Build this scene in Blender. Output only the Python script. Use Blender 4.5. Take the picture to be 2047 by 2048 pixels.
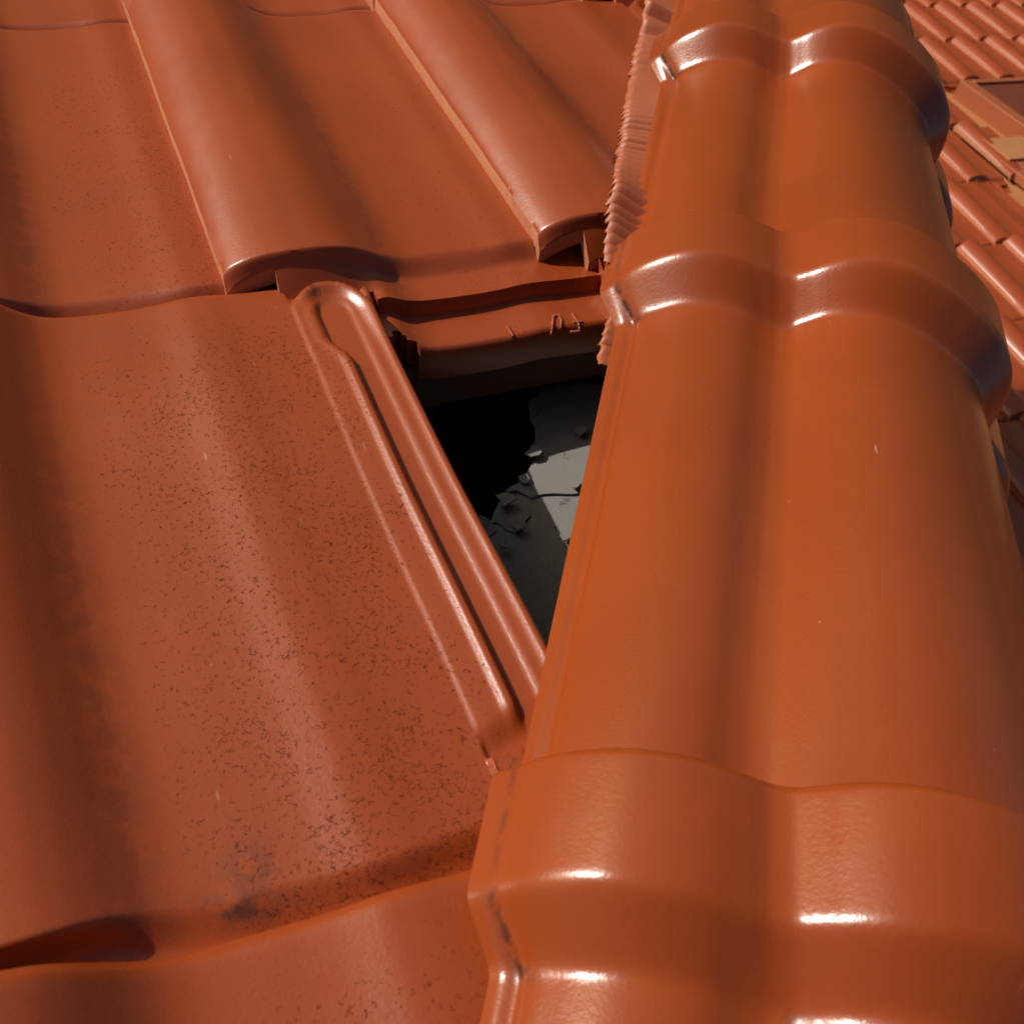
import bpy, bmesh, math, random
import numpy as np
from mathutils import Matrix, Vector
random.seed(7)
rng = np.random.default_rng(7)
scn = bpy.context.scene
for o in list(bpy.data.objects): bpy.data.objects.remove(o)
COL = scn.collection

# ------------------------------------------------------------------ frame
# roof frame: u along the tile courses (right), w down the slope, n out of the roof
PITCH = math.radians(40)
cp, sp_ = math.cos(PITCH), math.sin(PITCH)
ROOF_Z = 6.0
M = Matrix(((1, 0, 0, 0), (0, cp, sp_, 0), (0, -sp_, cp, ROOF_Z), (0, 0, 0, 1)))
def W3(v): return M @ Vector(v)
def WD(v): return M.to_3x3() @ Vector(v)

# ------------------------------------------------------------------ camera
CAM = np.array([-0.0705, -0.8564, 0.3697])
AX_R = np.array([0.9189, -0.3780, 0.1136]); AX_D = np.array([-0.2116, -0.7150, -0.6665]); AX_F = np.array([0.3330, 0.5884, -0.7369])
FPX = 2030.3
cd = bpy.data.cameras.new('camera'); cam = bpy.data.objects.new('camera', cd); COL.objects.link(cam)
r, up_, bk = WD(AX_R).normalized(), None, WD(-AX_F).normalized()
up_ = bk.cross(r).normalized(); r = up_.cross(bk)
mm = Matrix((r, up_, bk)).transposed().to_4x4(); mm.translation = W3(CAM)
cam.matrix_world = mm
cd.sensor_fit = 'VERTICAL'; cd.sensor_height = 36.0; cd.sensor_width = 36.0
cd.lens = 36.0 * FPX / 2048.0
cd.clip_start = 0.02; cd.clip_end = 2000
cd.dof.use_dof = True; cd.dof.focus_distance = 0.62; cd.dof.aperture_fstop = 19.0
scn.camera = cam
def ray_pt(px, py, n=0.0):
    d = AX_F + AX_R * ((px - 1023.5) / FPX) + AX_D * ((py - 1024) / FPX)
    t = (n - CAM[2]) / d[2]
    return CAM + t * d

# ------------------------------------------------------------------ light
SUN = Vector((-0.60, 0.43, 0.67)).normalized()          # towards the sun, roof frame
SUNW = WD(SUN).normalized()
elev = math.asin(SUNW.z); azim = math.atan2(SUNW.x, SUNW.y)
wd = bpy.data.worlds.new('World'); scn.world = wd; wd.use_nodes = True
nt = wd.node_tree; bg = nt.nodes['Background']
sky = nt.nodes.new('ShaderNodeTexSky'); sky.sky_type = 'NISHITA'; sky.sun_disc = False
sky.sun_elevation = elev; sky.sun_rotation = azim; sky.altitude = 100; sky.dust_density = 3.0; sky.air_density = 1.0
nt.links.new(sky.outputs[0], bg.inputs[0]); bg.inputs[1].default_value = 0.06
sl = bpy.data.lights.new('sun', 'SUN'); so = bpy.data.objects.new('sun', sl); COL.objects.link(so)
sl.energy = 4.0; sl.angle = math.radians(0.53); sl.color = (1.0, 0.95, 0.87)
so.rotation_euler = SUNW.to_track_quat('Z', 'Y').to_euler()
so.location = (0, 0, 20)
vs = scn.view_settings
vs.view_transform = 'Standard'; vs.look = 'None'; vs.exposure = -0.15; vs.gamma = 1.0; vs.use_curve_mapping = False
scn.render.engine = 'CYCLES'
scn.render.resolution_x = 1023; scn.render.resolution_y = 1024

# ------------------------------------------------------------------ materials
class NB:
    def __init__(s, name):
        s.m = bpy.data.materials.new(name); s.m.use_nodes = True
        s.t = s.m.node_tree; s.b = s.t.nodes['Principled BSDF']
    def n(s, typ, **kw):
        x = s.t.nodes.new(typ)
        for k, v in kw.items():
            if k in ('i',):
                for a, b in v.items(): s.set(x, a, b)
            else: setattr(x, k, v)
        return x
    def set(s, x, a, b):
        if hasattr(b, 'is_output'): s.t.links.new(b, x.inputs[a])
        else: x.inputs[a].default_value = b
    def math(s, op, a, b=None, clamp=False):
        x = s.t.nodes.new('ShaderNodeMath'); x.operation = op; x.use_clamp = clamp
        s.set(x, 0, a)
        if b is not None: s.set(x, 1, b)
        return x.outputs[0]
    def ramp(s, f, a, b, c0=0.0, c1=1.0):
        x = s.t.nodes.new('ShaderNodeMapRange'); x.interpolation_type = 'SMOOTHSTEP'
        s.set(x, 0, f); x.inputs[1].default_value = a; x.inputs[2].default_value = b; x.inputs[3].default_value = c0; x.inputs[4].default_value = c1
        return x.outputs[0]
    def mix(s, f, a, b):
        x = s.t.nodes.new('ShaderNodeMix'); x.data_type = 'RGBA'
        s.set(x, 0, f); s.set(x, 6, a); s.set(x, 7, b); return x.outputs[2]
    def noise(s, co, sc, det=3.0, rough=0.5, dist=0.0):
        x = s.n('ShaderNodeTexNoise'); s.set(x, 'Vector', co); x.inputs['Scale'].default_value = sc
        x.inputs['Detail'].default_value = det; x.inputs['Roughness'].default_value = rough; x.inputs['Distortion'].default_value = dist
        return x.outputs[0]
    def bump(s, h, st, d, prev=None):
        x = s.n('ShaderNodeBump'); x.inputs['Strength'].default_value = st; x.inputs['Distance'].default_value = d
        s.set(x, 'Height', h)
        if prev is not None: s.set(x, 'Normal', prev)
        return x.outputs[0]
    def out(s, **kw):
        for k, v in kw.items(): s.set(s.b, k.replace('_', ' '), v)
        return s.m

def glaze(name, base, rough=0.30, crackle=True, spec=.6):
    g = NB(name)
    co = g.n('ShaderNodeTexCoord').outputs['Object']
    inf = g.n('ShaderNodeObjectInfo')
    off = g.n('ShaderNodeVectorMath', operation='ADD'); g.set(off, 0, co)
    sc_ = g.n('ShaderNodeVectorMath', operation='SCALE'); sc_.inputs[0].default_value = (3.1, 5.7, 1.3); g.set(sc_, 'Scale', inf.outputs['Random'])
    g.t.links.new(sc_.outputs[0], off.inputs[1]); v = off.outputs[0]
    n1 = g.noise(v, 9, 3); n2 = g.noise(v, 60, 4, .6)
    d = (base[0] * .94, base[1] * .91, base[2] * .9, 1); l = (base[0] * 1.05, base[1] * 1.06, base[2] * 1.05, 1)
    c = g.mix(g.ramp(n1, .3, .7), d, l)
    c = g.mix(g.math('MULTIPLY', inf.outputs['Random'], .08), c, (base[0] * .62, base[1] * .55, base[2] * .6, 1))
    c = g.mix(g.math('MULTIPLY', g.ramp(n2, .42, .75), .10), c, (base[0] * .7, base[1] * .7, base[2] * .8, 1))
    # pale dust specks and scratches
    vs_ = g.n('ShaderNodeTexVoronoi'); g.set(vs_, 'Vector', v); vs_.inputs['Scale'].default_value = 70
    speck = g.math('MULTIPLY', g.ramp(vs_.outputs['Distance'], .035, .02), g.ramp(g.noise(v, 25, 2), .55, .62))
    c = g.mix(g.math('MULTIPLY', speck, .5), c, (.62, .38, .25, 1))
    mp = g.n('ShaderNodeMapping'); g.set(mp, 'Vector', v); mp.inputs['Scale'].default_value = (260, 34, 60); mp.inputs['Rotation'].default_value = (0, 0, .5)
    scr = g.ramp(g.noise(mp.outputs[0], 1.0, 1.0), .80, .84)
    c = g.mix(g.math('MULTIPLY', scr, .45), c, (.60, .36, .22, 1))
    rgh = g.math('ADD', g.ramp(n2, .3, .75, rough - .015, rough + .025), g.math('MULTIPLY', g.ramp(g.noise(v, 5, 4, .6), .5, .7), .06))
    nb = None
    if crackle:
        at = g.n('ShaderNodeAttribute', attribute_type='OBJECT', attribute_name='wear')
        att = g.n('ShaderNodeAttribute', attribute_type='GEOMETRY', attribute_name='grime')
        sep = g.n('ShaderNodeSeparateXYZ'); g.set(sep, 0, co)
        wob = g.noise(v, 14, 3)
        xx = g.math('ADD', sep.outputs[0], g.math('MULTIPLY', g.math('SUBTRACT', wob, .5), .06))
        pan = g.math('MULTIPLY', g.ramp(xx, .10, .15), g.ramp(xx, .262, .228))
        yy = g.ramp(g.math('ADD', sep.outputs[1], g.math('MULTIPLY', g.math('SUBTRACT', wob, .5), .05)), .01, -.08)
        cl = g.noise(v, 26, 3, .6)
        dens = g.math('MULTIPLY', g.math('MULTIPLY', pan, yy), at.outputs['Fac'])
        # thin broken cracks: voronoi edges gated by noise
        w2 = g.n('ShaderNodeVectorMath', operation='ADD'); g.set(w2, 0, v)
        nn = g.n('ShaderNodeTexNoise'); g.set(nn, 'Vector', v); nn.inputs['Scale'].default_value = 240; nn.inputs['Detail'].default_value = 2
        s2 = g.n('ShaderNodeVectorMath', operation='SCALE'); g.set(s2, 0, nn.outputs['Color']); s2.inputs['Scale'].default_value = .0045
        g.t.links.new(s2.outputs[0], w2.inputs[1])
        vo = g.n('ShaderNodeTexVoronoi', feature='DISTANCE_TO_EDGE'); g.set(vo, 'Vector', w2.outputs[0]); vo.inputs['Scale'].default_value = 560
        edge = g.ramp(vo.outputs['Distance'], .10, .035)
        brk = g.noise(v, 420, 2)
        thr = g.math('SUBTRACT', .652, g.math('MULTIPLY', g.math('MULTIPLY', dens, g.ramp(cl, .35, .72, .35, 1.0)), .20))
        gate = g.math('MULTIPLY', g.math('SUBTRACT', brk, thr), 22, clamp=True)
        crack = g.math('MULTIPLY', g.math('MULTIPLY', edge, gate), g.ramp(dens, .02, .25))
        v3 = g.n('ShaderNodeTexVoronoi'); g.set(v3, 'Vector', v); v3.inputs['Scale'].default_value = 420
        dot = g.math('MULTIPLY', g.math('MULTIPLY', g.ramp(v3.outputs['Distance'], .17, .10), g.ramp(g.noise(v, 48, 3), .56, .66)), g.ramp(dens, .05, .5))
        mk = g.math('MAXIMUM', crack, g.math('MULTIPLY', dot, .75))
        c = g.mix(g.math('MULTIPLY', mk, .66), c, (.060, .018, .012, 1))
        # grime collected along joints and in a few smudges
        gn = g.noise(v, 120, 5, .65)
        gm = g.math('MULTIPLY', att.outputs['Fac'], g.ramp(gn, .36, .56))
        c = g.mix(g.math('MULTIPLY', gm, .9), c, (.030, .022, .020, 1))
        rgh = g.math('ADD', rgh, g.math('MULTIPLY', g.math('MAXIMUM', mk, gm), .25))
    # orange peel of the fired glaze
    h = g.math('ADD', g.math('MULTIPLY', g.noise(v, 520, 2, .5), .6), g.math('MULTIPLY', g.noise(v, 1300, 1), .4))
    nb = g.bump(h, .22, .0006)
    return g.out(Base_Color=c, Roughness=rgh, Normal=nb, Specular_IOR_Level=g.math('MULTIPLY', g.math('SUBTRACT', 1.0, g.math('MAXIMUM', mk, gm)), spec))

ORANGE = (0.36, 0.095, 0.022)
MAT_TILE = glaze('glazed_field_tile', (0.340, 0.058, 0.0105), .33, True, .82)
MAT_HIP = glaze('glazed_hip_tile', (0.328, 0.0595, 0.0088), .235, True, .85)
def simple(name, base, rough, var=.15, sc=40, bst=.3, bd=.001, bs=300, spec=.5):
    g = NB(name); co = g.n('ShaderNodeTexCoord').outputs['Object']
    n1 = g.noise(co, sc, 4, .6)
    c = g.mix(n1, tuple(x * (1 - var) for x in base) + (1,), tuple(min(1, x * (1 + var)) for x in base) + (1,))
    return g.out(Base_Color=c, Roughness=rough, Specular_IOR_Level=spec, Normal=g.bump(g.noise(co, bs, 3), bst, bd))
MAT_RAW = simple('unglazed_clay_edge', (0.46, 0.165, 0.075), .75, .2, 60, .5, .001, 500)
MAT_FLASH = simple('salmon_flashing', (0.40, 0.108, 0.046), .5, .12, 50, .25, .0006, 600)
MAT_BATTEN = simple('batten_wood', (0.16, 0.085, 0.045), .8, .3, 30, .5, .001, 150)
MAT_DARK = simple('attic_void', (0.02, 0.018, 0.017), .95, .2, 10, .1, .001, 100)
MAT_DECK = simple('bare_roof_sheet', (0.46, 0.185, 0.068), .75, .10, 4, .2, .002, 60)
MAT_BROWN = simple('brown_coated_panel', (0.160, 0.045, 0.026), .9, .10, 5, .1, .001, 80, .05)
MAT_FRAME = simple('orange_metal_frame', (0.36, 0.095, 0.035), .5, .08, 6, .1, .001, 80)
MAT_GROUND = simple('dry_grass_ground', (0.11, 0.10, 0.06), .95, .4, 1.5, .3, .02, 12)
MAT_WALL = simple('wall_render', (0.62, 0.55, 0.45), .9, .06, 3, .2, .002, 60)
def felt_mat():
    g = NB('woven_underlay'); co = g.n('ShaderNodeTexCoord').outputs['Object']
    w1 = g.n('ShaderNodeTexWave', wave_type='BANDS', bands_direction='X'); w1.inputs['Scale'].default_value = 290; w1.inputs['Distortion'].default_value = 2.2; w1.inputs['Detail'].default_value = 1
    w2 = g.n('ShaderNodeTexWave', wave_type='BANDS', bands_direction='Y'); w2.inputs['Scale'].default_value = 290; w2.inputs['Distortion'].default_value = 2.2; w2.inputs['Detail'].default_value = 1
    g.set(w1, 'Vector', co); g.set(w2, 'Vector', co)
    h = g.math('MULTIPLY', w1.outputs['Fac'], w2.outputs['Fac'])
    n1 = g.noise(co, 18, 4, .6); n2 = g.noise(co, 90, 3, .6)
    c = g.mix(g.ramp(h, .05, .6), (.19, .18, .165, 1), (.50, .48, .44, 1))
    c = g.mix(g.math('MULTIPLY', g.ramp(n1, .5, .75), .35), c, (.33, .29, .25, 1))
    c = g.mix(g.ramp(n2, .66, .72), c, (.15, .13, .12, 1))
    return g.out(Base_Color=c, Roughness=.8, Normal=g.bump(h, .6, .0012))
MAT_FELT = felt_mat()

# ------------------------------------------------------------------ helpers
def tag(o, label=None, cat=None, group=None, kind=None):
    if label: o['label'] = label
    if cat: o['category'] = cat
    if group: o['group'] = group
    if kind: o['kind'] = kind
    return o
def empty(name, mat=None, parent=None):
    o = bpy.data.objects.new(name, None); o.empty_display_size = .1; COL.objects.link(o)
    if parent: o.parent = parent
    if mat is not None: o.matrix_world = mat
    return o
def obj(name, me, parent=None, mtx=None):
    o = bpy.data.objects.new(name, me); COL.objects.link(o)
    if parent: o.parent = parent
    if mtx is not None: o.matrix_local = mtx
    return o
def mesh_from(name, V, F, mats, smooth=True, fm=None):
    me = bpy.data.meshes.new(name); me.from_pydata([tuple(map(float, v)) for v in V], [], [tuple(map(int, f)) for f in F])
    for m_ in mats: me.materials.append(m_)
    if fm is not None: me.polygons.foreach_set('material_index', np.asarray(fm, dtype=np.int32))
    me.polygons.foreach_set('use_smooth', np.full(len(me.polygons), smooth, dtype=bool))
    me.update(); return me
def spline(xs, ys):
    xs = np.asarray(xs, float); ys = np.asarray(ys, float)
    h = np.diff(xs); d = np.diff(ys) / h; m_ = np.zeros(len(xs))
    m_[1:-1] = np.where(d[:-1] * d[1:] > 0, 2 * d[:-1] * d[1:] / (d[:-1] + d[1:] + 1e-12), 0); m_[0] = d[0]; m_[-1] = d[-1]
    def f(x):
        x = np.clip(x, xs[0], xs[-1]); i = np.clip(np.searchsorted(xs, x) - 1, 0, len(h) - 1)
        t = (x - xs[i]) / h[i]
        return ((1 + 2 * t) * (1 - t) ** 2 * ys[i] + t * (1 - t) ** 2 * h[i] * m_[i] + t * t * (3 - 2 * t) * ys[i + 1] + t * t * (t - 1) * h[i] * m_[i + 1])
    return f
def sstep(a, b, x):
    t = np.clip((x - a) / (b - a), 0, 1); return t * t * (3 - 2 * t)
def box_mesh(name, x0, x1, y0, y1, z0, z1, mats, bev=.002):
    bm = bmesh.new(); bmesh.ops.create_cube(bm, size=1)
    for v in bm.verts:
        v.co = Vector(((x0 + x1) / 2 + v.co.x * (x1 - x0), (y0 + y1) / 2 + v.co.y * (y1 - y0), (z0 + z1) / 2 + v.co.z * (z1 - z0)))
    if bev: bmesh.ops.bevel(bm, geom=bm.edges[:], offset=bev, segments=2, affect='EDGES', profile=.5)
    me = bpy.data.meshes.new(name); bm.to_mesh(me); bm.free()
    for m_ in mats: me.materials.append(m_)
    return me

# ------------------------------------------------------------------ field tile
TW, TG = 0.20, 0.36
PROF = spline([0, .003, .008, .016, .027, .040, .053, .066, .076, .085, .094, .103, .114, .128, .146, .160, .170, .180, .190, .202, .218, .236, .30],
              [.0125, .0165, .0215, .0275, .0325, .0350, .0343, .0303, .0242, .0168, .0096, .0046, .0019, .0008, .0005, .0011, .0024, .0036, .0034, .0022, .0012, .0008, .0008])
RING = spline([-.02, -.0012, .0004, .0022, .0042, .0062, .0080, .0098, .0118, .0134, .0156, .0180, .03],
              [-.0014, -.0013, -.0010, -.0003, .0002, .0003, .0005, .0011, .0018, .0016, -.0018, -.0085, -.0085])
LEFT = spline([-.02, 0, .0010, .0022, .0034, .0050, .0072, .0095, .0150, .0210, .03],
              [-.0018, -.0015, .0004, .0030, .0040, .0041, .0033, .0025, .0021, .0016, .0010])
def tile_z(X, Y):
    rho = np.clip(PROF(X) / .0350, 0, 1); rs = rho ** .3
    zb = PROF(X) * (1 - .34 * np.clip(-Y / TG, 0, 1) ** 2 * rho)
    zb = zb - .0035 * np.clip((Y + .006) / .006, 0, 1) ** 2            # rounded nose
    zb = zb + .0040 * (1 + np.clip(Y, -TG, 0) / TG)
    zh = .46 * PROF(X) - .0072 * (1 - rho)
    t = sstep(0, 1, ((-.338 - .0165 * rs) - Y) / (.026 - .0215 * rs))
    z = zb * (1 - t) + zh * t
    # rolled underlap drops away below the side lock of the neighbour
    under = (1 - sstep(.080, .096, X)) * np.clip((-.3590 - Y) / .0150, 0, 1)
    z = z * (1 - under) - .0005 * under
    z = z - .0105 * sstep(-.3815, -.3845, Y)                            # head rib, lower than the flange
    z = z - .004 * np.clip((-.4125 - Y) / .004, 0, 1) ** 2
    # side lock
    sy = sstep(-.076, -.052, Y)
    xl = .2572 - .0085 * sy; xr = .2662; yc = -.0320; ht = .0120
    xm = .5 * (xl + xr); hw = .5 * (xr - xl)
    de = np.hypot((X - xm) / hw, np.maximum(Y - yc, 0) / ht)
    dtop = (de - 1) * np.where(Y > yc, hw + (ht - hw) * np.clip(np.maximum(Y - yc, 0) / (np.abs(X - xm) + np.maximum(Y - yc, 0) + 1e-6), 0, 1), hw)
    d = np.where(Y > yc, dtop, np.maximum(X - xr, xl - X))
    ring = RING(d) + .0022 * sstep(-.08, -.02, Y) * sstep(.004, .010, d)
    leftp = LEFT(d) * (1 - .55 * sy) + .0012 * .55 * sy * (d > 0)
    leftp = np.where(d < 0, RING(d), leftp)
    wl = np.clip(np.arctan2(np.maximum(Y - yc, 0), np.maximum(xm - X, 1e-6)) / (.5 * np.pi), 0, 1)
    wl = np.where(X >= xm, 1.0, sstep(.25, .85, wl))
    zl = ring * wl + leftp * (1 - wl)
    zl = np.where(X < .2375, .0008 + (zl - .0008) * sstep(.2335, .2375, X), zl)
    rib_end = sstep(-.305, -.320, Y - .35 * np.clip(X - .240, 0, .03)) * (1 - sstep(.2590, .2650, X)) * sstep(.2340, .2375, X)
    zl = zl * (1 - rib_end) + rib_end * -.0014
    blk = sstep(-.3200, -.3220, Y) * sstep(-.3400, -.3380, Y) * sstep(.2343, .2368, X) * (1 - sstep(.2490, .2555, X))
    zl = zl + blk * .0050
    zl = zl + .0040 * (1 + np.clip(Y, -TG, 0) / TG) * 1.0
    zl = zl - .004 * sstep(-.375, -.385, Y)
    return np.where(X > .2335, zl, z)
def cut_fn(X, Y):   # True where the tile has no material
    c = (Y < -.3585) & (X < .0285 + .004 * np.sin(Y * 900) * 0)
    c |= (Y < -.385) & (X > .2345)
    c |= (Y > -.0015) & (X > .2345)
    return c
def seg(pairs):
    out = [np.array([pairs[0][0]])]
    for (a, _), (b, n) in zip(pairs[:-1], pairs[1:]): out.append(np.linspace(a, b, n + 1)[1:])
    return np.concatenate(out)
def build_tile(name, res=1.0, grime=None, cutplane=None, jag=0):
    k = lambda n: max(1, int(round(n * res)))
    xs = seg([(0, 0), (.012, k(8)), (.0285, k(8)), (.12, k(44)), (.2335, k(36)), (.2375, k(7)), (.2475, k(7)), (.2595, k(18)), (.265, k(6)), (.270, k(9)), (.275, k(4)), (.283, k(12))])
    ys = seg([(-.4165, 0), (-.4125, k(4)), (-.385, k(9)), (-.3815, k(5)), (-.3735, k(6)), (-.3685, k(5)), (-.3585, k(5)), (-.340, k(20)), (-.326, k(8)), (-.3240, k(4)), (-.320, k(3)), (-.295, k(11)), (-.064, k(40)), (-.004, k(24)), (0, k(5))])
    nx, ny = len(xs), len(ys)
    X, Y = np.meshgrid(xs, ys)
    Z = tile_z(X, Y)
    rg = np.random.default_rng(3)
    wob = np.convolve(rg.normal(0, 1, ny + 20), np.ones(7) / 7, 'same')[10:10 + ny] * .0006
    Xj = X.copy(); Xj[:, 0] += wob
    wx = np.convolve(rg.normal(0, 1, nx + 20), np.ones(9) / 9, 'same')[10:10 + nx] * .0006
    Yj = Y.copy(); Yj[-1, :] += wx
    # a broken bite in the head rib beside the lock
    bite = np.exp(-((X - .094) / .010) ** 2) * (Y < -.405)
    Zb = np.minimum(Z - .0105, Z - .0105) ; Zb[:, :3] = np.minimum(Zb[:, :3], .001)
    th_head = sstep(-.37, -.39, Y)
    Zb = Zb - .008 * th_head * (X < .2335)
    V = np.concatenate([np.stack([Xj, Yj, Z], -1).reshape(-1, 3), np.stack([Xj, Yj, Zb], -1).reshape(-1, 3)])
    N = nx * ny
    xc = .25 * (X[:-1, :-1] + X[1:, :-1] + X[:-1, 1:] + X[1:, 1:]); yc = .25 * (Y[:-1, :-1] + Y[1:, :-1] + Y[:-1, 1:] + Y[1:, 1:])
    keep = ~cut_fn(xc, yc)
    keep &= ~((yc < -.3740) & (xc < .083))
    keep &= ~((yc < -.4065 + .30 * (.098 - xc) + .0016 * np.sin(xc * 1900)) & (xc < .098))
    F, fm = [], []
    idx = lambda j, i: j * nx + i
    for j in range(ny - 1):
        for i in range(nx - 1):
            if not keep[j, i]: continue
            a, b, c_, d = idx(j, i), idx(j, i + 1), idx(j + 1, i + 1), idx(j + 1, i)
            F.append((a, b, c_, d)); fm.append(0)
            F.append((d + N, c_ + N, b + N, a + N)); fm.append(1)
            for (e0, e1, jj, ii) in ((a, b, j - 1, i), (b, c_, j, i + 1), (c_, d, j + 1, i), (d, a, j, i - 1)):
                if not (0 <= jj < ny - 1 and 0 <= ii < nx - 1 and keep[jj, ii]):
                    F.append((e1, e0, e0 + N, e1 + N)); fm.append(1 if ii < 0 and i == 0 else (1 if yc[j, i] < -.35 and xc[j, i] < .06 else 0))
    me = mesh_from(name, V, F, [MAT_TILE, MAT_RAW], True, fm)
    # sharp rims between top and edge faces
    bm = bmesh.new(); bm.from_mesh(me)
    bmesh.ops.delete(bm, geom=[v for v in bm.verts if not v.link_faces], context='VERTS')
    if cutplane is not None:
        co, no = cutplane
        bmesh.ops.bisect_plane(bm, geom=bm.verts[:] + bm.edges[:] + bm.faces[:], plane_co=co, plane_no=no, clear_outer=True)
        ed = [e for e in bm.edges if e.is_boundary]
        try: bmesh.ops.holes_fill(bm, edges=ed)
        except Exception: pass
    for e in bm.edges:
        if len(e.link_faces) == 2 and e.calc_face_angle(0) > .75: e.smooth = False
    bm.to_mesh(me); bm.free()
    nv = len(me.vertices); at = me.attributes.new('grime', 'FLOAT', 'POINT')
    val = np.zeros(nv, np.float32)
    if grime is not None:
        c = np.empty(nv * 3, np.float32); me.vertices.foreach_get('co', c); c = c.reshape(-1, 3)
        val = grime(c[:, 0], c[:, 1], c[:, 2]).astype(np.float32)
    at.data.foreach_set('value', val)
    return me

def grime_base(x, y, z):
    g = .55 * np.exp(-((x - .098) / .010) ** 2) * sstep(-.02, -.2, y) * .5
    g = g + .85 * np.exp(-((y + .347 + .12 * (x - .125)) / .0045) ** 2) * np.exp(-((x - .128) / .012) ** 2) + .45 * np.exp(-((y + .335) / .012) ** 2) * np.exp(-((x - .138) / .010) ** 2)
    g = g + .9 * np.exp(-((y + .012) / .004) ** 2) * np.exp(-((x - .250) / .004) ** 2)
    return g

def grime_lite(x, y, z):
    return .30 * np.exp(-((x - .100) / .008) ** 2) * sstep(-.03, -.25, y) + .8 * np.exp(-((y + .022) / .004) ** 2) * np.exp(-((x - .262) / .004) ** 2)
phi, beta = 0.57441, 0.57131
hv = np.array([math.sin(phi), math.cos(phi), 0]); qv = np.array([math.cos(phi), -math.sin(phi), 0]); nv_ = np.array([0, 0, 1.])
m5 = nv_ * math.cos(beta) + qv * math.sin(beta); s5 = qv * math.cos(beta) - nv_ * math.sin(beta)
gam = .0885
HS = s5 * math.cos(gam) + m5 * math.sin(gam); HZ = -s5 * math.sin(gam) + m5 * math.cos(gam)
HC = qv * 0.4628 + nv_ * (-0.0159) + .0805 * s5 + .0915 * m5 - .078 * HZ      # hip axis foot (hv component 0)
def hip_pt(s, z, lon): return HC + hv * lon + HS * s + HZ * z

roof = empty('tiled_roof', M.copy())
tag(roof, 'near roof slope of glossy orange pantiles with one tile missing beside the hip', 'roof')
tile_me = build_tile('roof_tile', 1.0, grime_lite)
near_me = build_tile('roof_tile', 1.15, grime_base)
for v in near_me.vertices:                       # this tile came out of the kiln slightly out of true
    x_, y_ = v.co.x, v.co.y
    v.co.x = x_ - .003 * (1 - float(sstep(.15, .31, np.float64(-y_))))
    v.co.y = y_ - .012 * x_ * (-y_ / .36) + .011 * (1 - float(sstep(.085, .135, np.float64(x_)))) * float(sstep(-.28, -.345, np.float64(y_)))
tiles = {}
def uwn(u, w, n=0.0, rz=0.0): return Matrix.Translation((u, w, n)) @ Matrix.Rotation(rz, 4, 'Z')
tile_jit = {(-1, 1): (.000, .000, .000), (-1, 2): (0, .006, -.044)}
hip_left_edge = hip_pt(-.120, 0, 0)
for row in range(-3, 5):
    for col in range(-4, 7):
        u0, w0 = TW * col, -TG * row
        if (row >= 1 and col >= 0) or (row >= 0 and col >= 2): continue
        # hip cut line (running along hv); tiles wholly beyond it are left out
        def side(u, w): return (np.array([u, w, 0]) - hip_left_edge) @ qv
        corners = [side(u0 + a, w0 + b) for a in (0, .283) for b in (-.416, 0)]
        if min(corners) > -.004: continue
        ju, jw, jr = tile_jit.get((col, row), (random.uniform(-.0008, .0008), random.uniform(-.001, .001), random.uniform(-.002, .002)))
        if max(corners) > 0 and (col, row) != (-1, 1):
            lo = hip_left_edge - np.array([u0, w0, 0])
            me = build_tile('roof_tile', .8, grime_lite, (Vector((lo[0], lo[1], 0)), Vector(qv)))
            if len(me.polygons) == 0: continue
        else: me = near_me if (col, row) == (-1, 1) else tile_me
        o = obj('roof_tile', me, roof, uwn(u0 + ju, w0 + jw, 0, jr))
        wear = .15
        if (col, row) == (-1, 1): wear = 1.0
        elif (col, row) == (-1, 2): wear = .85
        elif (col, row) == (-1, 0): wear = .55
        elif (col, row) == (0, 0): wear = .22
        o['wear'] = wear
        tiles[(col, row)] = o
tiles[(-1, 1)]['label'] = 'foreground tile with fine dark crackle across its pan'
tiles[(0, 0)]['label'] = 'tile with bare head rib and embossed marks above the gap'

# embossed marks on the exposed head rib
def emboss(name, strokes, parent, z0):
    bm = bmesh.new()
    for pts, rad in strokes:
        pts = [tuple(np.array(p0) + (np.array(p1) - np.array(p0)) * k_ / 8) for p0, p1 in zip(pts[:-1], pts[1:]) for k_ in range(8)] + [pts[-1]]
        for a, b in zip(pts[:-1], pts[1:]):
            za, zb_ = (float(tile_z(np.array([[q_[0]]]), np.array([[q_[1]]]))[0, 0]) for q_ in (a, b))
            a = Vector((a[0], a[1], za)); b = Vector((b[0], b[1], zb_)); d = (b - a); L = d.length; d.normalize(); s = Vector((-d.y, d.x, 0))
            vs = []
            for t in (0, 1):
                p_ = a + d * L * t
                for k in range(7):
                    an = math.pi * k / 6; vs.append(bm.verts.new(p_ + s * rad * math.cos(an) + Vector((0, 0, rad * 1.2 * math.sin(an) + .0001))))
            for k in range(6): bm.faces.new((vs[k], vs[k + 1], vs[k + 8], vs[k + 7]))
            bm.faces.new(vs[:7]); bm.faces.new(vs[7:][::-1])
    bmesh.ops.recalc_face_normals(bm, faces=bm.faces)
    me = bpy.data.meshes.new(name); bm.to_mesh(me); bm.free(); me.materials.append(MAT_TILE)
    for p_ in me.polygons: p_.use_smooth = True
    return obj(name, me, parent)
zb = float(tile_z(np.array([[.17]]), np.array([[-.393]]))[0, 0])
def mk(pxs): return [tuple(ray_pt(x, y - 7, zb)[:2]) for x, y in pxs]
emboss('embossed_mark', [(mk([(1014, 661), (1026, 680)]), .0012)], tiles[(0, 0)], zb)
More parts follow.
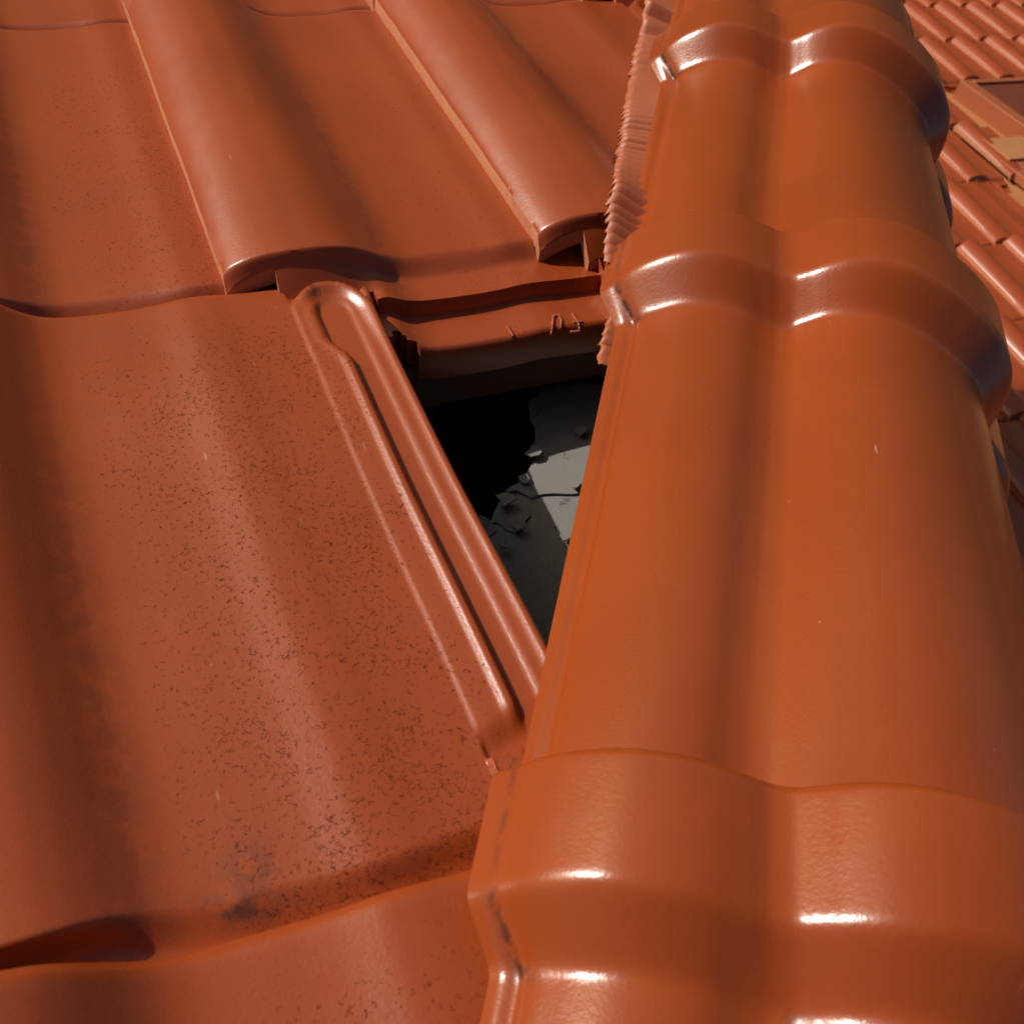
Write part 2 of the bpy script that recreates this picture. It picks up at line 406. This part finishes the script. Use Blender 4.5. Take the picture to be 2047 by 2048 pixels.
emboss('embossed_mark', [(mk([(1103, 672), (1106, 646), (1111, 643), (1117, 643), (1122, 651), (1121, 665)]), .0011)], tiles[(0, 0)], zb)
emboss('embossed_mark', [(mk([(1144, 638), (1161, 662), (1142, 665)]), .0011), (mk([(1146, 654), (1164, 652)]), .0009)], tiles[(0, 0)], zb)

# battens and the dark space under the tiles
for wv in (-.385, -.025, -.745, .335, -1.105):
    me = box_mesh('batten', -.9, hip_pt(-.05, 0, wv / hv[1])[0] if False else .9, wv - .02, wv + .028, -.072, -.036, [MAT_BATTEN], .002)
    bm = bmesh.new(); bm.from_mesh(me)
    e = hip_pt(-.06, 0, 0); e2 = hip_pt(.0, 0, 0)
    bmesh.ops.bisect_plane(bm, geom=bm.verts[:] + bm.edges[:] + bm.faces[:], plane_co=Vector(hip_pt(-.10, 0, 0)), plane_no=Vector(qv), clear_outer=True)
    bm.to_mesh(me); bm.free()
    obj('batten', me, roof)

# ------------------------------------------------------------------ hip tiles
RIM = spline([0, 8, 16, 24, 31, 37.5, 42, 46, 49, 53, 58, 63, 69, 75, 80, 84, 86, 88, 90],
             [129.5, 130, 130.5, 129.5, 126.5, 121.5, 117.5, 115.4, 116.6, 122.5, 131.5, 139.5, 146.8, 151, 153.5, 154.6, 154.3, 155.6, 157])
LOW = spline([0, 8, 15, 21, 28, 36, 42, 46.5, 50, 54, 60, 66, 72, 79, 84, 86, 88, 90],
             [110, 110.4, 110.6, 110.2, 108.2, 103.2, 98.2, 95.6, 96.6, 101, 112.5, 121.5, 128.5, 134, 137.0, 135.2, 139.6, 141.5])
HLEN = .372
def build_hip(name):
    al = np.concatenate([seg([(-90, 0), (-83, 14), (-60, 26), (-36, 30), (0, 26)]), seg([(0, 0), (36, 26), (60, 30), (83, 26), (90, 14)])[1:]])
    ls = seg([(0, 0), (.004, 5), (.042, 12), (.056, 14), (.070, 14), (.085, 14), (.12, 14), (HLEN, 40)])
    A, L = np.meshgrid(np.radians(al), ls)
    aa = np.abs(np.degrees(A))
    k = 1 - sstep(.0485, .0715, L)
    k = 1 - np.clip((L - .0495) / (.0205), 0, 1)                       # straight band, then rounded below
    k = np.where(L < .0495, 1.0, k)
    # round both corners by smoothing along l
    kern_l = .0025
    Ls = np.linspace(-.02, HLEN + .02, 3000); kk = 1 - np.clip((Ls - .0495) / .0205, 0, 1)
    gk = np.exp(-.5 * (np.arange(-90, 91) * (Ls[1] - Ls[0]) / kern_l) ** 2); gk /= gk.sum()
    kk = np.convolve(np.pad(kk, 90, 'edge'), gk, 'valid')
    k = np.interp(L, Ls, kk)
    tt = np.clip((L - .07) / .30, 0, 1); taper = 1 + .070 * tt            # opens out towards the end that slips under the next collar
    A = np.where(np.abs(A) > 1.2217, np.sign(A) * (1.2217 + (np.abs(A) - 1.2217) * (1 - .10 * tt)), A)
    aal = np.clip(aa - 5 * tt * np.exp(-((aa - 49) / 13) ** 2), 0, 90)
    soft = np.clip((L - .09) / .25, 0, 1) * .35                        # valleys flatten towards the narrow end
    low = LOW(aal); lowflat = 110 + (LOW(np.full_like(aa, 84.)) - 110) * sstep(28, 82, aa)
    low = low * (1 - soft) + lowflat * soft * .9 + low * soft * .1
    Rr = (RIM(aa) * k + low * taper * (1 - k)) / 1000
    Rr = Rr - .0022 * np.clip((.004 - L) / .004, 0, 1) ** 2            # rounded collar lip
    S, Z = Rr * np.sin(A), Rr * np.cos(A)
    P = np.stack([S, -L, Z], -1)
    Pi = np.stack([(Rr - .0105) * np.sin(A), -L, np.maximum((Rr - .0105) * np.cos(A), 0)], -1)
    nx, ny = len(al), len(ls); N = nx * ny
    V = np.concatenate([P.reshape(-1, 3), Pi.reshape(-1, 3)])
    F, fm = [], []
    for j in range(ny - 1):
        for i in range(nx - 1):
            a, b, c_, d = j * nx + i, j * nx + i + 1, (j + 1) * nx + i + 1, (j + 1) * nx + i
            F.append((d, c_, b, a)); fm.append(0); F.append((a + N, b + N, c_ + N, d + N)); fm.append(1)
        for i in (0, nx - 1):
            a, d = j * nx + i, (j + 1) * nx + i
            F.append((a, d, d + N, a + N) if i else (d, a, a + N, d + N)); fm.append(0)
    for i in range(nx - 1):
        for j in (0, ny - 1):
            a, b = j * nx + i, j * nx + i + 1
            F.append((a, b, b + N, a + N)); fm.append(0 if j == 0 else 1)
    me = mesh_from(name, V, F, [MAT_HIP, MAT_RAW], True, fm)
    bm = bmesh.new(); bm.from_mesh(me); bmesh.ops.recalc_face_normals(bm, faces=bm.faces)
    for e in bm.edges:
        if len(e.link_faces) == 2 and e.calc_face_angle(0) > .9: e.smooth = False
    bm.to_mesh(me); bm.free()
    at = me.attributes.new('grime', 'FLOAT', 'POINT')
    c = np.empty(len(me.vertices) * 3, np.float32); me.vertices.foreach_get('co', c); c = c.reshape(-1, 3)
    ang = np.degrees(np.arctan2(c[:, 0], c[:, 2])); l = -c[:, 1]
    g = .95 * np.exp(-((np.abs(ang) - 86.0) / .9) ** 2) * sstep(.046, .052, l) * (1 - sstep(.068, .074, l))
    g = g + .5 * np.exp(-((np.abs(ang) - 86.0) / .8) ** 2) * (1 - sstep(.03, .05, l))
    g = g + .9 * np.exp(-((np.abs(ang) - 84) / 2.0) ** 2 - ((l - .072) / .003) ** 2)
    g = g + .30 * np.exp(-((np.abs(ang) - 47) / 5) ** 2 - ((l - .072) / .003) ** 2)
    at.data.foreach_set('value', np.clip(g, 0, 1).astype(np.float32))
    return me
HM = Matrix((tuple(HS), tuple(hv), tuple(HZ))).transposed().to_4x4()
hip = empty('hip_ridge', M @ (Matrix.Translation(tuple(HC)) @ HM))
tag(hip, 'line of three-lobed glossy orange hip tiles with raised collars running down the roof edge', 'hip ridge')
hip_me = build_hip('hip_tile')
LON0, LP = 0.1618, 0.3653
lons = [LON0 + LP - .055, LON0 - .0361, LON0 - LP, LON0 - 2 * LP, LON0 - 3 * LP]
hip_objs = []
for i, ln in enumerate(lons):
    o = obj('hip_tile', hip_me, hip, Matrix.Translation((0, ln, 0)) @ Matrix.Rotation((.006, -.004, .003, -.003, .002)[i], 4, 'Y') @ Matrix.Rotation((.0, .004, -.003, .003, .0)[i], 4, 'X')); o['wear'] = 0.0; hip_objs.append(o)

# ------------------------------------------------------------------ pleated flashing under the hip tiles
def drape(u, w):
    col = math.floor(u / TW); x = u - col * TW
    return float(PROF(np.array([x]))[0])
def flashing(name, lon_a, lon_b, s_out, s_in, zfun, seed, mirror=1, amp=.0017):
    rg = np.random.default_rng(seed); n = int(abs(lon_b - lon_a) / .0007)
    ls = np.linspace(lon_a, lon_b, n); ph = 0; pl = []; a = []
    freq = np.interp(np.arange(n), np.linspace(0, n, 14), rg.uniform(.04, .11, 14)); ampv = np.interp(np.arange(n), np.linspace(0, n, 16), rg.uniform(.15, 1.9, 16))
    phs = np.cumsum(freq * 2 * math.pi * .8)
    jag = np.convolve(rg.normal(0, 1, n + 8), np.ones(5) / 5, 'same')[4:4 + n] * .0004
    m_ = 12; V = []; F = []
    for i in range(n):
        fan = .28 * math.sin(i * .017 + seed)
        for k in range(m_):
            t = k / (m_ - 1)
            so_ = s_out(ls[i]) + jag[i]
            s = so_ * (1 - t) + s_in * t
            pleat = .8 * math.sin(phs[i] + fan * t * 1.2) + .4 * (2 * abs(math.sin(.5 * phs[i] + .7)) - 1.2) + .5 * math.sin(.23 * phs[i] + 1.3)
            z0, z1 = zfun(ls[i], so_)
            lip = .0012 * (1 if k == 0 else 0)
            z = z0 * (1 - t) + z1 * t + amp * ampv[i] * pleat * (1 - .35 * t) - lip
            V.append((mirror * s, ls[i] + .0004 * math.cos(phs[i]), z))
    for i in range(n - 1):
        for k in range(m_ - 1):
            a0 = i * m_ + k; F.append((a0, a0 + 1, a0 + m_ + 1, a0 + m_))
    me = mesh_from(name, V, F, [MAT_FLASH])
    o = obj(name, me); o.matrix_world = hip.matrix_world
    md = o.modifiers.new('thick', 'SOLIDIFY'); md.thickness = .0009
    return o
# outer edge of the strip measured along the hip
edge_px = [(1297, -60), (1293, 0), (1287, 45), (1280, 70), (1271, 96), (1262, 140), (1250, 210), (1238, 290), (1222, 385), (1214, 440), (1211, 482), (1209, 520)]
el = []
for x, y in edge_px:
    P = ray_pt(x, y, .012)
    for _ in range(4): P = ray_pt(x, y, drape(P[0], P[1]) * .75 + .006)
    d = P - HC; el.append((float(d @ hv), float(d @ HS), float(d @ HZ)))
el.sort(); el = np.array(el)
f_s = lambda l: float(np.interp(l, el[:, 0], el[:, 1])); f_z = lambda l: float(np.interp(l, el[:, 0], el[:, 2]))
fl = flashing('pleated_flashing', LON0 + .30, float(el[0, 0]), f_s, -.115, lambda l, s: (f_z(l), .010), 5)
tag(fl, 'salmon pink pleated flashing strip between field tiles and hip tiles', 'flashing')
fl2 = flashing('pleated_flashing', LON0 - LP - .050, LON0 - LP - .098, lambda l: -.1428 - .001 * math.sin(l * 60), -.130, lambda l, s: (-.008, -.004), 9, 1, .0010)
tag(fl2, 'small curled end of pink pleated flashing hanging into the gap', 'flashing')
fl3 = flashing('pleated_flashing', LON0 + .30, LON0 - LP * 1.6, lambda l: -.178 + .004 * math.sin(l * 31), -.118, lambda l, s: (-.008, .010), 12, -1, .002)
tag(fl3, 'pink flashing edge sticking out on the far side of the hip tiles', 'flashing')

# ------------------------------------------------------------------ torn underlay in the gap
def sheet(name, pts_px, n, tilt=0.0, mat=MAT_FELT, seed=1, jag=.004, thick=.0012, sub=4):
    rg = np.random.default_rng(seed); P = [ray_pt(x, y, n) for x, y in pts_px]
    poly = []
    for (a, b, (xa, ya)) in zip(P, P[1:] + P[:1], pts_px):
        L = np.linalg.norm(b - a); k = max(1, int(L / .006))
        for i in range(k):
            t = i / k; q = a + (b - a) * t; d = (b - a) / L; nn = np.array([-d[1], d[0], 0])
            q = q + nn * rg.normal(0, jag) * (1 if jag else 0); poly.append(q)
    bm = bmesh.new(); vs = [bm.verts.new((q[0], q[1], n)) for q in poly]; f = bm.faces.new(vs)
    if f.normal.z < 0: f.normal_flip()
    bmesh.ops.triangulate(bm, faces=[f])
    bmesh.ops.subdivide_edges(bm, edges=bm.edges[:], cuts=2, use_grid_fill=True)
    for v in bm.verts:
        v.co.z += tilt * (v.co.x - P[0][0]) + .0008 * math.sin(v.co.x * 70 + v.co.y * 40) + .0004 * math.sin(v.co.y * 160 + v.co.x * 90)
    bm.normal_update()
    me = bpy.data.meshes.new(name); bm.to_mesh(me); bm.free(); me.materials.append(mat)
    o = obj(name, me)
    md = o.modifiers.new('thick', 'SOLIDIFY'); md.thickness = thick
    return o
NF = -.084
und = empty('torn_underlay', M.copy()); tag(und, 'torn grey woven underlay membrane showing inside the dark gap', 'underlay')
s1 = sheet('membrane', [(1085, 770), (1062, 840), (1075, 900), (1052, 960), (1010, 985), (1062, 1015), (1035, 1065), (975, 1045), (1000, 1160), (1040, 1420), (1400, 1420), (1400, 770)], NF, .02, seed=2, jag=.0022)
s1.parent = und
s2 = sheet('torn_flap', [(960, 1040), (1000, 1035), (1030, 1040), (1022, 1065), (1032, 1090), (1010, 1110), (1020, 1150), (985, 1160), (940, 1100)], NF - .016, .0, seed=3, jag=.0014); s2.parent = und
s3 = sheet('torn_flap', [(1100, 842), (1150, 836), (1230, 830), (1230, 880), (1185, 878), (1150, 905), (1120, 912), (1095, 880)], NF - .003, .0, seed=4, jag=.0026); s3.parent = und
s4 = sheet('torn_flap', [(1010, 985), (1085, 985), (1130, 990), (1190, 985), (1260, 985), (1230, 940), (1100, 930), (1060, 960)], NF + .0015, .0, seed=6, jag=.0014); s4.parent = und
rf = np.random.default_rng(21)
for (fx, fy, fs) in ((1012, 1000, 20), (1048, 958, 16), (1036, 1052, 18), (1066, 905, 18), (1010, 1090, 14), (1128, 1075, 12), (1150, 968, 12), (1160, 860, 16)):
    pts = [(fx + fs * rf.uniform(.5, 1.2) * math.cos(a_), fy + .7 * fs * rf.uniform(.5, 1.2) * math.sin(a_)) for a_ in np.linspace(0, 2 * math.pi, 8)[:-1]]
    fk = sheet('torn_flap', pts, NF + .003 + rf.uniform(0, .003), rf.uniform(-.1, .1), seed=int(rf.integers(99)), jag=.0003); fk.parent = und
vme = box_mesh('attic_dark_sheet', -1.0, 1.4, -1.5, 1.1, -.30, -.26, [MAT_DARK], 0)  # near-black sheet: darkness of the space under the tiles put into its colour
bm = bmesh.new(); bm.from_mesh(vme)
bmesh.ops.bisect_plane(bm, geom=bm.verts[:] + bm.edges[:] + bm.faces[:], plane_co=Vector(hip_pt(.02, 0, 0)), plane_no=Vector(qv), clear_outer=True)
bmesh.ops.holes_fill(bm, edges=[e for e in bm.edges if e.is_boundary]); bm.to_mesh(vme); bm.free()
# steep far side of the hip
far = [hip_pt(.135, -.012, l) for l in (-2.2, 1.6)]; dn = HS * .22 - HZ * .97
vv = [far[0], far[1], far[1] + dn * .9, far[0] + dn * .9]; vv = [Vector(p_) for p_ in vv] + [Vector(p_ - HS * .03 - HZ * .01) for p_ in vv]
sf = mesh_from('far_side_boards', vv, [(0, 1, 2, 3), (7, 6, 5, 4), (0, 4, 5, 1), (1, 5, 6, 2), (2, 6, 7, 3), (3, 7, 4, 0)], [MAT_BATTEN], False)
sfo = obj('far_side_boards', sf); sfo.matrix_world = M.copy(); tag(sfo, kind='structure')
void = obj('attic_dark_sheet', vme); void.matrix_world = M.copy()
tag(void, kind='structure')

# ------------------------------------------------------------------ lower roof in the background
LRo = np.array([3.667, 2.554, -1.312]); LU = np.array([.999, .008, -.04]); LD = np.array([-.008, 1., -.002])
LU /= np.linalg.norm(LU); LN = np.cross(LU, LD); LN /= np.linalg.norm(LN); LD = np.cross(LN, LU)
LM = Matrix((tuple(LU), tuple(LD), tuple(LN))).transposed().to_4x4(); LM.translation = tuple(LRo - LN * .031)
low = empty('tiled_roof', M @ LM)
tag(low, 'lower roof of glossy orange pantiles in the background beyond the hip', 'roof')
low_me = build_tile('roof_tile', .42, None)
low_cut = build_tile('roof_tile', .42, None, (Vector((.175, 0, 0)), Vector((1, 0, 0))))
for me_ in (low_me, low_cut):
    for v in me_.vertices: v.co.x += .030 * (1 + v.co.y / .36)      # rolls run slightly askew on this roof
def lo_xy(px, py, n=.0):   # pixel -> coordinates on the lower roof plane
    d = AX_F + AX_R * ((px - 1023.5) / FPX) + AX_D * ((py - 1024) / FPX)
    o3 = np.array(LM.translation) + LN * n
    t = ((o3 - CAM) @ LN) / (d @ LN); P = CAM + t * d - np.array(LM.translation)
    return float(P @ LU), float(P @ LD)
missing = {(i, 2) for i in range(-2, 6)} | {(i, 3) for i in range(-2, 6)} | {(i, 4) for i in range(-4, 6)}
for j in range(-3, 14):
    for i in range(-16, 6):
        if (i, j) in missing: continue
        ux, wy = TW * i - .040, -TG * j
        C3 = LRo + LU * (ux + .12) + LD * (wy + .18) - CAM
        zc = C3 @ AX_F
        if zc < .3: continue
        px, py = C3 @ AX_R / zc * FPX + 1023.5, C3 @ AX_D / zc * FPX + 1024
        if not (1600 < px < 2350 and -250 < py < 1700): continue
        o = obj('roof_tile', low_cut if (i, j) in ((-3, 2), (-3, 3), (-4, 3)) else low_me, low, uwn(ux, wy + .356, 0, random.uniform(-.004, .004))); o['wear'] = .1
dk = obj('bare_sheathing', box_mesh('bare_sheathing', -1.2, 2.4, -2.2, 1.6, -.07, -.018, [MAT_DECK], 0), low)
dk['label'] = 'bare tan sheathing where lower roof tiles are missing'
MAT_REFLECTED = simple('plain_tile_orange', (0.26, 0.06, 0.022), .6, .2, 3, .2, .01, 20)
fd = obj('reflected_roof_slab', box_mesh('reflected_roof_slab', -6, 14, -9, 6, -.16, -.10, [MAT_REFLECTED], 0)); fd.matrix_world = M @ LM  # added plain slab, so hip tiles reflect orange instead of sky and ground
tag(fd, kind='structure')
# raised hatch frame with brown panel
hx, hy = lo_xy(1914, 162, .05); hx += .010
hatch = empty('roof_hatch', M @ LM @ Matrix.Translation((hx, hy, 0)))
tag(hatch, 'raised brown panel in an orange metal frame on the lower roof', 'roof hatch')
HWd, HL = .95, 1.1; RW = .058
for nm, a in (('frame_rail', (0, RW, -HL, 0)), ('frame_rail', (RW + .002, HWd, -.03, 0)), ('frame_rail', (HWd + .002, HWd + .085, -HL, 0)), ('frame_rail', (RW + .002, HWd, -HL, -HL + .085))):
    obj(nm, box_mesh(nm, a[0], a[1], a[2], a[3], -.045, .055, [MAT_FRAME], .004), hatch)
obj('panel', box_mesh('panel', RW + .002, HWd, -HL + .087, -.032, -.045, .045, [MAT_BROWN], .003), hatch)
px0, py0 = lo_xy(1990, 330, .0)
pl = obj('loose_board', box_mesh('loose_board', 0, .11, -.9, 0, -.02, .012, [MAT_FLASH], .003)); pl.matrix_world = M @ LM @ Matrix.Translation((px0, py0, .012))
tag(pl, 'pinkish loose board lying on the lower roof below the hatch', 'board')
bx, by = lo_xy(1962, 300, .0)
cb = obj('cover_sheet', box_mesh('cover_sheet', 0, .20, -.13, .02, -.02, .010, [MAT_DECK], .002)); cb.matrix_world = M @ LM @ Matrix.Translation((bx, by, .024))
tag(cb, 'small tan sheet beside the cut tile end on the lower roof', 'sheet')

# ------------------------------------------------------------------ ground, far below
gm = mesh_from('ground', [(-600, -600, 0), (600, -600, 0), (600, 600, 0), (-600, 600, 0)], [(0, 1, 2, 3)], [MAT_GROUND], False)
tag(obj('ground', gm), kind='structure')
